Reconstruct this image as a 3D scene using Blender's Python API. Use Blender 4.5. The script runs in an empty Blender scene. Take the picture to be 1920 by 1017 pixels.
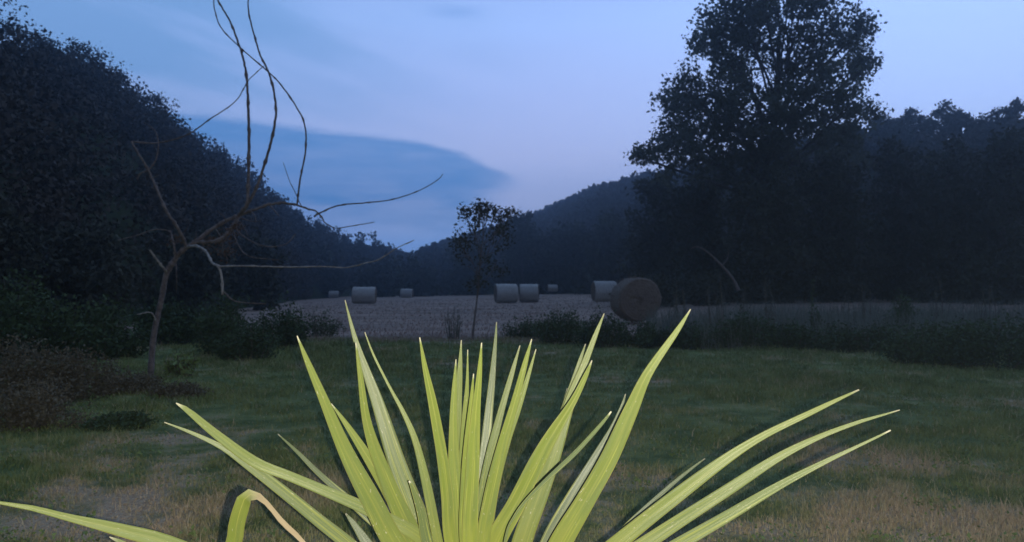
import bpy, math
import numpy as np
from mathutils import Vector
S = bpy.context.scene
C = S.collection
R = math.radians
rng = np.random.default_rng(7)

# ------------------------------------------------------------------ camera
FPX = 1400.0                      # focal length in photo pixels (1920 wide)
CAMZ = 1.3
PITCH = math.atan((536 - 508.5) / FPX)
cd = bpy.data.cameras.new("camera")
cam = bpy.data.objects.new("camera", cd); C.objects.link(cam); S.camera = cam
cam.location = (0, 0, CAMZ); cam.rotation_euler = (R(90) + PITCH, 0, 0)
cd.sensor_width = 36; cd.lens = 36 * FPX / 1920
cd.clip_start = 0.02; cd.clip_end = 3000
cd.dof.use_dof = True; cd.dof.focus_distance = 1.75; cd.dof.aperture_fstop = 7.5

# ------------------------------------------------------------------ world (dusk sky)
W = bpy.data.worlds.new("World"); S.world = W; W.use_nodes = True
nt = W.node_tree; N = nt.nodes; L = nt.links
bg = N['Background']
def sock(a, inp):
    if isinstance(a, (int, float)): inp.default_value = a
    elif isinstance(a, (tuple, list)): inp.default_value = (*a, 1.0)[:len(inp.default_value)]
    else: a.id_data.links.new(a, inp)
def M_(nt, op, a, b=0.0, c=0.0, clamp=False):
    n = nt.nodes.new('ShaderNodeMath'); n.operation = op; n.use_clamp = clamp
    for i, v in enumerate((a, b, c)): sock(v, n.inputs[i])
    return n.outputs[0]
def SM(nt, v, lo, hi, smooth=True):
    n = nt.nodes.new('ShaderNodeMapRange'); n.interpolation_type = 'SMOOTHSTEP' if smooth else 'LINEAR'
    sock(v, n.inputs['Value']); sock(lo, n.inputs['From Min']); sock(hi, n.inputs['From Max'])
    return n.outputs['Result']
def MIX(nt, f, a, b, mode='MIX'):
    n = nt.nodes.new('ShaderNodeMix'); n.data_type = 'RGBA'; n.blend_type = mode
    sock(f, n.inputs['Factor']); sock(a, n.inputs['A'] if False else n.inputs[6]); sock(b, n.inputs[7])
    return n.outputs[2]
def NOISE(nt, vec, scale, detail=4, rough=0.55, out=0):
    n = nt.nodes.new('ShaderNodeTexNoise'); sock(vec, n.inputs['Vector'])
    n.inputs['Scale'].default_value = scale; n.inputs['Detail'].default_value = detail
    n.inputs['Roughness'].default_value = rough
    return n.outputs[out]
def COMB(nt, x, y, z):
    n = nt.nodes.new('ShaderNodeCombineXYZ')
    for i, v in enumerate((x, y, z)): sock(v, n.inputs[i])
    return n.outputs[0]
def RAMP(nt, f, stops, interp='LINEAR'):
    n = nt.nodes.new('ShaderNodeValToRGB'); n.color_ramp.interpolation = interp
    cr = n.color_ramp
    while len(cr.elements) < len(stops): cr.elements.new(0.5)
    for e, (p, c) in zip(cr.elements, stops):
        e.position = p; e.color = (*c, 1)
    sock(f, n.inputs[0]); return n.outputs[0]

tc = N.new('ShaderNodeTexCoord'); sp = N.new('ShaderNodeSeparateXYZ'); L.new(tc.outputs['Generated'], sp.inputs[0])
dx, dy, dz = sp.outputs
az = M_(nt, 'ARCTAN2', dx, dy)
el = M_(nt, 'ARCSINE', dz)
wv = COMB(nt, M_(nt, 'MULTIPLY', az, 2.2), M_(nt, 'MULTIPLY', el, 9.0), 0.0)
n1 = NOISE(nt, wv, 1.6, 5, 0.6)
n2 = NOISE(nt, COMB(nt, M_(nt, 'MULTIPLY', az, 6.0), M_(nt, 'MULTIPLY', el, 30.0), 4.0), 1.4, 5, 0.6)
n1c = M_(nt, 'SUBTRACT', n1, 0.5); n2c = M_(nt, 'SUBTRACT', n2, 0.5)
elw = M_(nt, 'ADD', el, M_(nt, 'MULTIPLY', n1c, 0.05))
base = RAMP(nt, M_(nt, 'MULTIPLY', elw, 1.0), [
    (0.0, (.17, .32, .68)), (.055, (.20, .38, .78)), (.11, (.42, .49, .76)), (.17, (.475, .54, .84)),
    (.25, (.42, .53, .90)), (.34, (.37, .54, .97)), (.60, (.13, .22, .48)), (1.0, (.05, .09, .20))])
right = M_(nt, 'MULTIPLY', SM(nt, az, 0.0, 0.55), SM(nt, el, 0.05, 0.25))
col = MIX(nt, M_(nt, 'MULTIPLY', right, 0.55), base, (.50, .72, 1.2))
# blue high cloud, streaks falling to the right, denser to the left
slant = M_(nt, 'ADD', el, M_(nt, 'MULTIPLY', az, 0.28))
st = NOISE(nt, COMB(nt, M_(nt, 'MULTIPLY', az, 2.5), M_(nt, 'MULTIPLY', slant, 13.0), 2.0), 1.1, 5, 0.55)
leftm = SM(nt, M_(nt, 'ADD', az, M_(nt, 'MULTIPLY', n1c, 0.25)), 0.12, -0.5)
leftm = M_(nt, 'MULTIPLY', leftm, SM(nt, el, 0.12, 0.26))
leftm = M_(nt, 'MULTIPLY', leftm, M_(nt, 'ADD', 0.5, M_(nt, 'MULTIPLY', SM(nt, st, 0.35, 0.65), 0.6)), clamp=True)
col = MIX(nt, leftm, col, (.18, .345, .645))
# dark blue cloud bank low over the valley
azw = M_(nt, 'ADD', az, M_(nt, 'MULTIPLY', n1c, 0.05))
top = M_(nt, 'SUBTRACT', 0.197, M_(nt, 'MULTIPLY', SM(nt, azw, -0.13, 0.05), 0.047))
top = M_(nt, 'ADD', top, M_(nt, 'MULTIPLY', M_(nt, 'ADD', az, 0.2), -0.07))
e2 = M_(nt, 'SUBTRACT', M_(nt, 'ADD', el, M_(nt, 'MULTIPLY', n2c, 0.03)), top)
b1 = SM(nt, e2, 0.006, -0.007)
b2 = SM(nt, M_(nt, 'ADD', el, M_(nt, 'MULTIPLY', n2c, 0.11)), 0.062, 0.125)
lo_r = SM(nt, M_(nt, 'ADD', M_(nt, 'SUBTRACT', el, M_(nt, 'MULTIPLY', az, 0.75)), M_(nt, 'MULTIPLY', n2c, 0.08)), 0.10, 0.165)
b3 = SM(nt, M_(nt, 'ADD', azw, M_(nt, 'MULTIPLY', n2c, .16)), 0.07, -0.05)
bank = M_(nt, 'MULTIPLY', M_(nt, 'MULTIPLY', b1, b2), b3)
bank = M_(nt, 'MULTIPLY', bank, M_(nt, 'MULTIPLY', lo_r, M_(nt, 'ADD', .82, M_(nt, 'MULTIPLY', n2c, .9))))
bank = M_(nt, 'MULTIPLY', bank, SM(nt, az, -0.75, -0.35))
col = MIX(nt, bank, col, (.062, .225, .53))
# thin second streak under the bank
s2 = M_(nt, 'MULTIPLY', SM(nt, M_(nt, 'ABSOLUTE', M_(nt, 'SUBTRACT', M_(nt, 'ADD', el, M_(nt, 'MULTIPLY', n2c, .03)), 0.088)), 0.016, 0.002), SM(nt, az, 0.02, -0.12))
col = MIX(nt, M_(nt, 'MULTIPLY', s2, 0.45), col, (.09, .25, .56))
# small faint streak higher up
s3 = M_(nt, 'MULTIPLY', SM(nt, M_(nt, 'ABSOLUTE', M_(nt, 'SUBTRACT', M_(nt, 'ADD', el, M_(nt, 'MULTIPLY', n2c, .02)), 0.352)), 0.012, 0.0), SM(nt, M_(nt, 'ABSOLUTE', M_(nt, 'ADD', az, 0.075)), 0.055, 0.0))
col = MIX(nt, M_(nt, 'MULTIPLY', s3, 0.35), col, (.13, .29, .62))
# the eastern half behind the photographer is already dark
col = MIX(nt, M_(nt, 'MULTIPLY', SM(nt, dy, .25, -.35), .72), col, (.03, .05, .11))
col = MIX(nt, SM(nt, el, -0.02, -0.10), col, (.02, .028, .04))
sky = N.new('ShaderNodeTexSky'); sky.sky_type = 'NISHITA'; sky.sun_disc = False
sky.sun_elevation = R(-3); sky.sun_rotation = R(55)
skys = MIX(nt, 1.0, sky.outputs[0], (.10, .10, .10), 'MULTIPLY')
col = MIX(nt, 1.0, col, skys, 'ADD')
L.new(col, bg.inputs['Color']); bg.inputs['Strength'].default_value = 1.2

# the last skylight glow from behind the right-hand ridge
sl = bpy.data.lights.new("dusk_glow", 'SUN'); sl.energy = 0.03; sl.angle = R(40); sl.color = (.8, .8, 1)
so = bpy.data.objects.new("dusk_glow", sl); C.objects.link(so); so.rotation_euler = (R(-60), 0, R(-40))
# the phone's flash, just right of and below the lens
fl = bpy.data.lights.new("camera_flash", 'SPOT'); fl.energy = 350; fl.spot_size = R(150); fl.spot_blend = 1.0
fl.shadow_soft_size = 0.0035; fl.color = (1.0, .93, .80)
fo = bpy.data.objects.new("camera_flash", fl); C.objects.link(fo)
fo.location = (0.025, 0.004, CAMZ - 0.0125); fo.rotation_euler = (R(84), 0, 0)

S.view_settings.view_transform = 'Standard'; S.view_settings.look = 'None'
S.view_settings.exposure = 0; S.view_settings.gamma = 1
S.cycles.volume_bounces = 0; S.cycles.max_bounces = 5; S.cycles.diffuse_bounces = 3
S.cycles.transparent_max_bounces = 4; S.cycles.use_denoising = True

# ------------------------------------------------------------------ helpers
cp, spt = math.cos(PITCH), math.sin(PITCH)
def at(x, y, Y):
    """point at depth Y (metres north of the camera) seen at photo pixel x, y"""
    a = (x - 960) / FPX; b = (508.5 - y) / FPX
    d = np.array([a, cp - b * spt, spt + b * cp])
    p = d * (Y / d[1]); p[2] += CAMZ
    return p
def tag(o, label=None, cat=None, group=None, kind=None):
    for k, v in (('label', label), ('category', cat), ('group', group), ('kind', kind)):
        if v: o[k] = v
    return o
def empty(name, loc):
    o = bpy.data.objects.new(name, None); C.objects.link(o); o.location = loc; o.empty_display_size = .2
    return o
def link(name, me, mat, parent=None):
    o = bpy.data.objects.new(name, me); C.objects.link(o)
    if mat is not None: me.materials.append(mat)
    if parent is not None:
        o.parent = parent
    return o
def meshnp(name, V, F, smooth=False, attrs=None, uv=None):
    """V (n,3), F (m,k) with equal k"""
    me = bpy.data.meshes.new(name)
    V = np.asarray(V, dtype=np.float32); F = np.asarray(F, dtype=np.int32)
    m, k = F.shape
    me.vertices.add(len(V)); me.vertices.foreach_set('co', V.ravel())
    me.loops.add(m * k); me.loops.foreach_set('vertex_index', F.ravel())
    me.polygons.add(m); me.polygons.foreach_set('loop_start', np.arange(0, m * k, k, dtype=np.int32))
    me.polygons.foreach_set('loop_total', np.full(m, k, dtype=np.int32))
    me.update(calc_edges=True)
    if smooth: me.polygons.foreach_set('use_smooth', np.ones(m, dtype=bool))
    if attrs:
        for n, a in attrs.items():
            t = me.attributes.new(n, 'FLOAT', 'POINT'); t.data.foreach_set('value', np.asarray(a, dtype=np.float32))
    if uv is not None:
        l = me.uv_layers.new(name='UVMap'); l.data.foreach_set('uv', np.asarray(uv, dtype=np.float32)[F.ravel()].ravel())
    me.validate(); return me
def spline(P, n):
    """Catmull-Rom through rows of P, n samples"""
    P = np.asarray(P, float); Q = np.vstack([2 * P[0] - P[1], P, 2 * P[-1] - P[-2]])
    seg = np.r_[0, np.cumsum(np.linalg.norm(np.diff(P[:, :3], axis=0), axis=1))]
    s = np.linspace(0, seg[-1], n); i = np.clip(np.searchsorted(seg, s, side='right') - 1, 0, len(P) - 2)
    t = ((s - seg[i]) / (seg[i + 1] - seg[i] + 1e-9))[:, None]
    a, b, c, d = Q[i], Q[i + 1], Q[i + 2], Q[i + 3]
    return .5 * (2 * b + (c - a) * t + (2 * a - 5 * b + 4 * c - d) * t ** 2 + (3 * b - a - 3 * c + d) * t ** 3)
class MB:
    def __init__(s): s.V = []; s.F = []; s.n = 0
    def add(s, V, F): s.V.append(V); s.F.append(np.asarray(F) + s.n); s.n += len(V)
    def tube(s, P, r, k=6):
        P = np.asarray(P, float); n = len(P); r = np.broadcast_to(r, (n,)).astype(float)
        T = np.gradient(P, axis=0); T /= np.linalg.norm(T, axis=1)[:, None] + 1e-9
        ref = np.array([0.31, 0.9, 0.21]); A = np.cross(T, ref); A /= np.linalg.norm(A, axis=1)[:, None] + 1e-9
        B = np.cross(T, A); th = np.arange(k) * 2 * math.pi / k
        V = P[:, None] + r[:, None, None] * (np.cos(th)[None, :, None] * A[:, None] + np.sin(th)[None, :, None] * B[:, None])
        V = np.vstack([V.reshape(-1, 3), P[:1], P[-1:]])
        i, j = np.meshgrid(np.arange(n - 1), np.arange(k), indexing='ij'); j2 = (j + 1) % k
        F = np.stack([i * k + j, i * k + j2, (i + 1) * k + j2, (i + 1) * k + j], -1).reshape(-1, 4)
        jj = np.arange(k); j2 = (jj + 1) % k
        c0 = np.stack([jj, j2, np.full(k, n * k), np.full(k, n * k)], -1)  # degenerate quads
        s.add(V, F)
    def build(s, name, mat, parent=None, smooth=True, origin=None):
        V = np.vstack(s.V)
        if origin is not None: V = V - np.asarray(origin)
        return link(name, meshnp(name, V, np.vstack(s.F), smooth), mat, parent)
def diamonds(cen, size, up=0.0, asp=.55):
    """leaf-sized diamond faces at random tilt"""
    n = len(cen); size = np.broadcast_to(size, (n,))[:, None]
    a = rng.normal(size=(n, 3)); a[:, 2] *= (1 - up); a /= np.linalg.norm(a, axis=1)[:, None]
    b = rng.normal(size=(n, 3)); b = np.cross(a, b); b /= np.linalg.norm(b, axis=1)[:, None]
    c = np.cross(a, b)
    p0 = cen - a * size; p2 = cen + a * size; p1 = cen + b * size * asp + c * size * .15; p3 = cen - b * size * asp + c * size * .15
    V = np.stack([p0, p1, p2, p3], 1).reshape(-1, 3)
    return V, np.arange(4 * n).reshape(-1, 4)
def foliage_mesh(name, cen, size, asp=.55):
    V, F = diamonds(cen, size, asp=asp)
    return meshnp(name, V, F, attrs={'rnd': np.repeat(rng.random(len(cen)), 4)})
def vnoise(x, y, s, seed=0):
    """smooth value noise in numpy"""
    x = np.asarray(x, float) / s; y = np.asarray(y, float) / s
    xi = np.floor(x).astype(int); yi = np.floor(y).astype(int); fx = x - xi; fy = y - yi
    fx = fx * fx * (3 - 2 * fx); fy = fy * fy * (3 - 2 * fy)
    def h(i, j): 
        v = np.sin(i * 127.1 + j * 311.7 + seed * 74.7) * 43758.5453
        return v - np.floor(v)
    return (h(xi, yi) * (1 - fx) + h(xi + 1, yi) * fx) * (1 - fy) + (h(xi, yi + 1) * (1 - fx) + h(xi + 1, yi + 1) * fx) * fy
def gz(x, y):
    x = np.asarray(x, float); y = np.asarray(y, float)
    t = np.clip(y - 18, 0, 110); a = np.clip(x / np.maximum(y, 4), -.6, .6)
    z = t * (-.001 + .03 * a) * np.clip(1 - (y - 100) / 500, 0, 1)
    return z + (vnoise(x, y, 3.1, 1) - .5) * .05 + (vnoise(x, y, .9, 2) - .5) * .02 + (vnoise(x, y, 17, 3) - .5) * .12 * np.clip(y / 30, 0, 1)

# ------------------------------------------------------------------ materials
def mat(name):
    m = bpy.data.materials.new(name); m.use_nodes = True
    t = m.node_tree; return m, t, t.nodes['Principled BSDF']
def foliage_mat(name, dark, light, rough=.75, trans=.0):
    m, t, b = mat(name)
    at_ = t.nodes.new('ShaderNodeAttribute'); at_.attribute_name = 'rnd'
    g = t.nodes.new('ShaderNodeNewGeometry')
    nz = NOISE(t, g.outputs['Position'], .6, 3)
    f = M_(t, 'ADD', M_(t, 'MULTIPLY', at_.outputs['Fac'], .6), M_(t, 'MULTIPLY', SM(t, nz, .3, .7), .4), clamp=True)
    sock(MIX(t, f, dark, light), b.inputs['Base Color']); b.inputs['Roughness'].default_value = rough
    b.inputs['Specular IOR Level'].default_value = .12
    if trans:
        tr = t.nodes.new('ShaderNodeBsdfTranslucent'); sock(MIX(t, f, tuple(2 * q for q in dark), tuple(2 * q for q in light)), tr.inputs['Color'])
        mx = t.nodes.new('ShaderNodeMixShader'); mx.inputs[0].default_value = trans
        t.links.new(b.outputs[0], mx.inputs[1]); t.links.new(tr.outputs[0], mx.inputs[2]); t.links.new(mx.outputs[0], t.nodes['Material Output'].inputs['Surface'])
    return m
M = {}
M['tree'] = foliage_mat('tree_leaves', (.034, .034, .022), (.064, .064, .040))
M['oak'] = foliage_mat('big_tree_leaves', (.045, .050, .036), (.09, .095, .065), trans=.4)
M['wood'] = foliage_mat('woodland_leaves', (.044, .035, .026), (.078, .062, .044))
M['bush'] = foliage_mat('bush_leaves', (.030, .048, .022), (.07, .10, .04))
M['bramble'] = foliage_mat('bramble_leaves', (.07, .062, .038), (.15, .125, .075))
M['weed'] = foliage_mat('weed_leaves', (.08, .12, .03), (.19, .24, .08))
M['deadleaf'] = foliage_mat('dead_leaves', (.07, .045, .03), (.14, .09, .065))
M['greyweed'] = foliage_mat('pale_weed_leaves', (.10, .12, .09), (.20, .20, .17))
def bark(name, c1, c2, sc=14):
    m, t, b = mat(name); g = t.nodes.new('ShaderNodeNewGeometry')
    nz = NOISE(t, g.outputs['Position'], sc, 5)
    sock(MIX(t, SM(t, nz, .35, .65), c1, c2), b.inputs['Base Color']); b.inputs['Roughness'].default_value = .85
    bp = t.nodes.new('ShaderNodeBump'); bp.inputs['Strength'].default_value = .6; bp.inputs['Distance'].default_value = .02
    sock(nz, bp.inputs['Height']); t.links.new(bp.outputs[0], b.inputs['Normal'])
    return m
M['bark'] = bark('bark', (.03, .025, .02), (.07, .055, .045))
M['bare'] = bark('bare_branch', (.085, .062, .050), (.17, .13, .105), 20)
M['pale'] = bark('pale_branch', (.20, .165, .135), (.32, .28, .23), 20)
M['stem'] = bark('stem', (.06, .055, .035), (.12, .10, .07), 30)

def ground_color(t, pos):
    """lawn near, stubble field beyond, dry patches"""
    sx = t.nodes.new('ShaderNodeSeparateXYZ'); sock(pos, sx.inputs[0])
    big = NOISE(t, pos, .55, 4, .6); mid = NOISE(t, pos, 2.3, 4, .65); fine = NOISE(t, pos, 45, 3, .7)
    green = MIX(t, SM(t, mid, .3, .7), (.082, .112, .034), (.200, .220, .074))
    dry = MIX(t, SM(t, fine, .3, .7), (.27, .19, .115), (.48, .365, .225))
    # more dry ground close to the camera, hardly any farther out
    near = SM(t, sx.outputs[1], 8.0, 3.6)
    f = M_(t, 'ADD', M_(t, 'MULTIPLY', big, .62), M_(t, 'MULTIPLY', mid, .38))
    thr = M_(t, 'SUBTRACT', .585, M_(t, 'ADD', M_(t, 'MULTIPLY', near, .065), M_(t, 'MULTIPLY', SM(t, sx.outputs[1], 5.2, 3.9), .045)))
    dryf = SM(t, M_(t, 'SUBTRACT', f, thr), -.06, .08)
    c = MIX(t, dryf, green, dry)
    fieldn = NOISE(t, COMB(t, M_(t, 'MULTIPLY', sx.outputs[0], .10), M_(t, 'MULTIPLY', sx.outputs[1], .34), 0.0), 1.3, 5, .65)
    field = MIX(t, SM(t, fieldn, .38, .60), (.23, .165, .125), (.35, .245, .185))
    field = MIX(t, M_(t, 'MULTIPLY', SM(t, mid, .5, .7), .35), field, (.20, .19, .13))
    edge = M_(t, 'ADD', sx.outputs[1], M_(t, 'MULTIPLY', M_(t, 'SUBTRACT', big, .5), 6.0))
    return MIX(t, SM(t, edge, 16.5, 19.5), c, field), sx
m, t, b = mat('ground'); M['ground'] = m
g = t.nodes.new('ShaderNodeNewGeometry')
gc, _ = ground_color(t, g.outputs['Position'])
sock(gc, b.inputs['Base Color']); b.inputs['Roughness'].default_value = .95; b.inputs['Specular IOR Level'].default_value = .1
bp = t.nodes.new('ShaderNodeBump'); bp.inputs['Strength'].default_value = .8; bp.inputs['Distance'].default_value = .03
sock(NOISE(t, g.outputs['Position'], 25, 5, .7), bp.inputs['Height']); t.links.new(bp.outputs[0], b.inputs['Normal'])
m, t, b = mat('grass_blade'); M['grass'] = m
g = t.nodes.new('ShaderNodeNewGeometry')
gc, _ = ground_color(t, g.outputs['Position'])
ra = t.nodes.new('ShaderNodeAttribute'); ra.attribute_name = 'rnd'
c = MIX(t, M_(t, 'MULTIPLY', SM(t, ra.outputs['Fac'], .3, 1.0), .5), gc, (.15, .18, .06))
c = MIX(t, SM(t, ra.outputs['Fac'], .90, .99), c, (.34, .28, .16))
c = MIX(t, 1.0, c, (1.15, 1.15, 1.15), 'MULTIPLY')
sock(c, b.inputs['Base Color']); b.inputs['Roughness'].default_value = .7; b.inputs['Specular IOR Level'].default_value = .2
m, t, b = mat('stubble'); M['stubble'] = m
ra = t.nodes.new('ShaderNodeAttribute'); ra.attribute_name = 'rnd'
sock(MIX(t, ra.outputs['Fac'], (.23, .155, .125), (.32, .215, .17)), b.inputs['Base Color']); b.inputs['Roughness'].default_value = .9
m, t, b = mat('tall_grass'); M['tallgrass'] = m
ra = t.nodes.new('ShaderNodeAttribute'); ra.attribute_name = 'rnd'
sock(MIX(t, ra.outputs['Fac'], (.07, .085, .06), (.19, .19, .15)), b.inputs['Base Color']); b.inputs['Roughness'].default_value = .9
m, t, b = mat('hill_soil'); M['hill'] = m
g = t.nodes.new('ShaderNodeNewGeometry')
sock(MIX(t, NOISE(t, g.outputs['Position'], .4, 5), (.018, .026, .012), (.05, .055, .03)), b.inputs['Base Color'])
b.inputs['Roughness'].default_value = 1; b.inputs['Specular IOR Level'].default_value = 0

# ------------------------------------------------------------------ ground
xs = np.unique(np.r_[np.arange(-14, 14.01, .14), np.arange(-80, 80.1, 2.5), np.linspace(-400, 400, 21)])
ys = np.unique(np.r_[np.arange(-4, 24.01, .16), np.arange(24, 140, 2.0), np.linspace(-40, 520, 29)])
X, Yg = np.meshgrid(xs, ys, indexing='ij'); V = np.stack([X, Yg, gz(X, Yg)], -1).reshape(-1, 3)
i, j = np.meshgrid(np.arange(len(xs) - 1), np.arange(len(ys) - 1), indexing='ij'); k = len(ys)
F = np.stack([i * k + j, (i + 1) * k + j, (i + 1) * k + j + 1, i * k + j + 1], -1).reshape(-1, 4)
tag(link('ground', meshnp('ground', V, F, True), M['ground']), kind='structure')

# ------------------------------------------------------------------ hills
def ridge(pts): return np.array([at(*p) for p in pts])
treeh = 4.0
LR = ridge([(-500, -330, 40), (-200, -110, 50), (0, 62, 62), (140, 112, 75), (260, 190, 88), (400, 305, 110), (520, 388, 135),
            (600, 440, 165), (700, 466, 190), (800, 494, 250), (850, 515, 330)])
LF = np.array([(-24, 4, 0), (-17, 12, 0), (-16, 30, 0), (-18, 45, 0), (-21, 60, -.3), (-26, 85, -.5), (-31, 105, -.7),
               (-32, 130, -.7), (-30, 155, -.7), (-14, 215, -.5), (-3, 300, -.3)])
RR = ridge([(790, 535, 430), (820, 514, 420), (850, 492, 400), (900, 458, 370), (1000, 412, 300), (1100, 366, 230), (1190, 342, 180), (1300, 312, 150), (1500, 272, 125),
            (1650, 240, 105), (1740, 228, 95), (1820, 228, 90), (1900, 214, 85), (2100, 165, 75), (2500, 0, 60)])
RF = np.array([(-60, 190, -.7), (-45, 165, -.7), (-33, 142, -.7), (-20, 132, -.6), (-6, 126, -.5), (5, 112, -.3), (14, 92, 0), (21, 76, .5),
               (28, 64, .7), (35, 55, .6), (44, 48, .5), (56, 42, .4), (75, 30, .2)])
def hill(name, RG, FT, n=110, rows=26, drop=treeh):
    a = spline(RG, n); f = spline(FT, n); a = a.copy(); a[:, 2] -= drop
    out = []
    for q in np.linspace(0, 1, rows):
        p = f * (1 - q) + a * q
        zz = f[:, 2] + (a[:, 2] - f[:, 2]) * (q * (1.35 - .35 * q)) + (vnoise(p[:, 0], p[:, 1], 11, 5) - .5) * 3 * q * (1 - q) * 2
        out.append(np.c_[p[:, :2], zz])
    front = np.array(out)
    d = a - f; d[:, 2] = 0; d /= np.linalg.norm(d, axis=1)[:, None]
    for q in (.15, .4, .7, 1.0, 1.3):
        out.append(np.c_[(a + d * 60 * q)[:, :2], a[:, 2] * (1 - q) - 1])
    out[0][:, 2] -= 1.0
    G = np.array(out); r, c_ = G.shape[:2]
    i, j = np.meshgrid(np.arange(r - 1), np.arange(c_ - 1), indexing='ij')
    F = np.stack([i * c_ + j, i * c_ + j + 1, (i + 1) * c_ + j + 1, (i + 1) * c_ + j], -1).reshape(-1, 4)
    tag(link(name, meshnp(name, G.reshape(-1, 3), F, True), M['hill']), kind='structure')
    return front
HL = hill('hillside_left', LR, LF, drop=3.2)
HR = hill('hillside_right', RR, RF, drop=2.3)
def crown_points(c, rx, rz, n):
    """leaf points on lumpy clusters over a dome"""
    k = max(7, int(n / 26)); d = rng.normal(size=(k, 3)); d /= np.linalg.norm(d, axis=1)[:, None]; d[:, 2] = np.where(d[:, 2] < -.95, -d[:, 2], d[:, 2])
    cc = c + d * np.array([rx, rx, rz]) * rng.uniform(.55, 1.0, (k, 1))
    idx = rng.integers(0, k, n)
    return cc[idx] + np.clip(rng.normal(size=(n, 3)), -1.7, 1.7) * rx * .19
def woodland(name, Hs, label, spacing, n_leaf, leaf, xlim, hts):
    rows, cols = Hs.shape[:2]; P = []
    # sample the surface roughly evenly by area
    A = Hs[:-1, :-1]; B = Hs[1:, :-1]; D = Hs[:-1, 1:]
    area = np.linalg.norm(np.cross(B - A, D - A), axis=2)
    tot = int(area.sum() / spacing ** 2); pr = (area / area.sum()).ravel()
    idx = rng.choice(len(pr), tot, p=pr); r, c_ = np.unravel_index(idx, area.shape)
    u = rng.random((tot, 1)); v = rng.random((tot, 1))
    P = A[r, c_] + u * (B[r, c_] - A[r, c_]) + v * (D[r, c_] - A[r, c_])
    rd = Hs[-1][np.repeat(np.arange(cols), 2)] + rng.normal(size=(cols * 2, 3)) * np.array([1., 1., .2])
    P = np.vstack([P, rd])
    px = 960 + FPX * P[:, 0] / P[:, 1]; ok = (px > xlim[0]) & (px < xlim[1]) & (P[:, 1] > 8); P = P[ok]
    out = []; sz = []
    for p in P:
        d = p[1]; h = rng.uniform(*hts) if p[2] > 2 else rng.uniform(2.0, 3.8)
        rx = h * rng.uniform(.38, .55); n = int(n_leaf * rng.uniform(.7, 1.3) * np.clip(80 / d, .3, 1.2))
        q = crown_points(p + np.array([0, 0, h * .42]), rx, h * .56, n)
        out.append(q); sz.append(np.full(n, leaf * np.clip(d / 80, .75, 3) * rng.uniform(.85, 1.2)))
    cen = np.vstack(out); print(name, len(P), len(cen))
    o = link(name, foliage_mesh(name, cen, np.concatenate(sz) * rng.uniform(.6, 1.3, len(cen)), .6), M['wood'])
    tag(o, label, 'woodland', kind='stuff')
woodland('woodland', HL, 'dark dense wood covering the steep hillside on the left', 3.1, 420, .19, (-350, 900), (2.2, 6.0))
woodland('woodland', HR, 'blue-hazed wood covering the hillside on the right beyond the tree line', 2.9, 270, .26, (790, 2200), (2.4, 4.2))

# ------------------------------------------------------------------ trees
def lobe_tree(name, base, lobes, label, cat='tree', group=None, leaf=.14, dens=1.0, fol='tree', clump=.6, trunk_r=.2, per=46, gate=.0, bm='bark', keep=.8):
    """lobes: (centre xyz, radius); trunk > limbs > twigs > leaf clumps"""
    base = np.asarray(base, float); root = empty(name, base); tag(root, label, cat, group)
    lobes = [(np.asarray(c, float), r) for c, r in lobes]
    cc = np.mean([c for c, r in lobes], axis=0); H = max(c[2] + r for c, r in lobes) - base[2]
    top = np.array([cc[0] * .8 + base[0] * .2, cc[1] * .8 + base[1] * .2, base[2] + H * .68])
    tr = MB(); n = 14; s = np.linspace(0, 1, n)[:, None]
    P = base * (1 - s) + top * s; P[:, 0] += np.sin(s[:, 0] * 5 + base[0]) * trunk_r * .8; P[:, 1] += np.cos(s[:, 0] * 4) * trunk_r * .5
    P[0] = base - np.array([0, 0, .15])
    tr.tube(P, trunk_r * (1.25 - 1.0 * s[:, 0]) + .01 + trunk_r * .5 * np.exp(-s[:, 0] * 14), 9)
    leaves = []; 
    for c, r in lobes:
        hz = np.clip((c[2] - base[2]) / H * .68 + .02, .22, .62); k = int(hz / .68 * 13 / 1.0) ; k = min(max(k, 2), 12)
        st_ = P[k]; mid = st_ * .45 + c * .55 + rng.normal(size=3) * r * .12 + np.array([0, 0, r * .15])
        LB = spline([st_, mid, c], 9); tr.tube(LB, np.linspace(trunk_r * .42 * (1 - k / 18), trunk_r * .08 + .008, 9), 6)
        nc = max(6, int(dens * 15 * (r / clump) ** 2 / 4)); d = rng.normal(size=(nc, 3)); d /= np.linalg.norm(d, axis=1)[:, None]
        q = c + d * r * (rng.random((nc, 1)) ** .42)
        if gate: q = q[(vnoise(q[:, 0] + q[:, 1] * .5, q[:, 2] + q[:, 1] * .3, clump * 2.3, 9) > gate)]
        for e in q:
            if rng.random() < .75:
                b0 = LB[rng.integers(4, 9)]; mm = (b0 + e) / 2 + rng.normal(size=3) * r * .1
                tr.tube(spline([b0, mm, e], 5), np.linspace(trunk_r * .07 + .006, .008, 5), 4)
            m_ = int(per * rng.uniform(.5, 1.4)); w = rng.normal(size=(m_, 3)) * clump * np.array([.5, .5, .38])
            leaves.append(e + w)
    tr.build('trunk', M[bm], root, origin=base)
    cen = np.vstack(leaves) - base
    o = link('crown', foliage_mesh('crown', cen, leaf * rng.uniform(.6, 1.3, len(cen))), M[fol], root)
    return root
def pl(x, y, r, Y, dY=0):
    return (at(x, y, Y + dY), r / FPX * Y)

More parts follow.
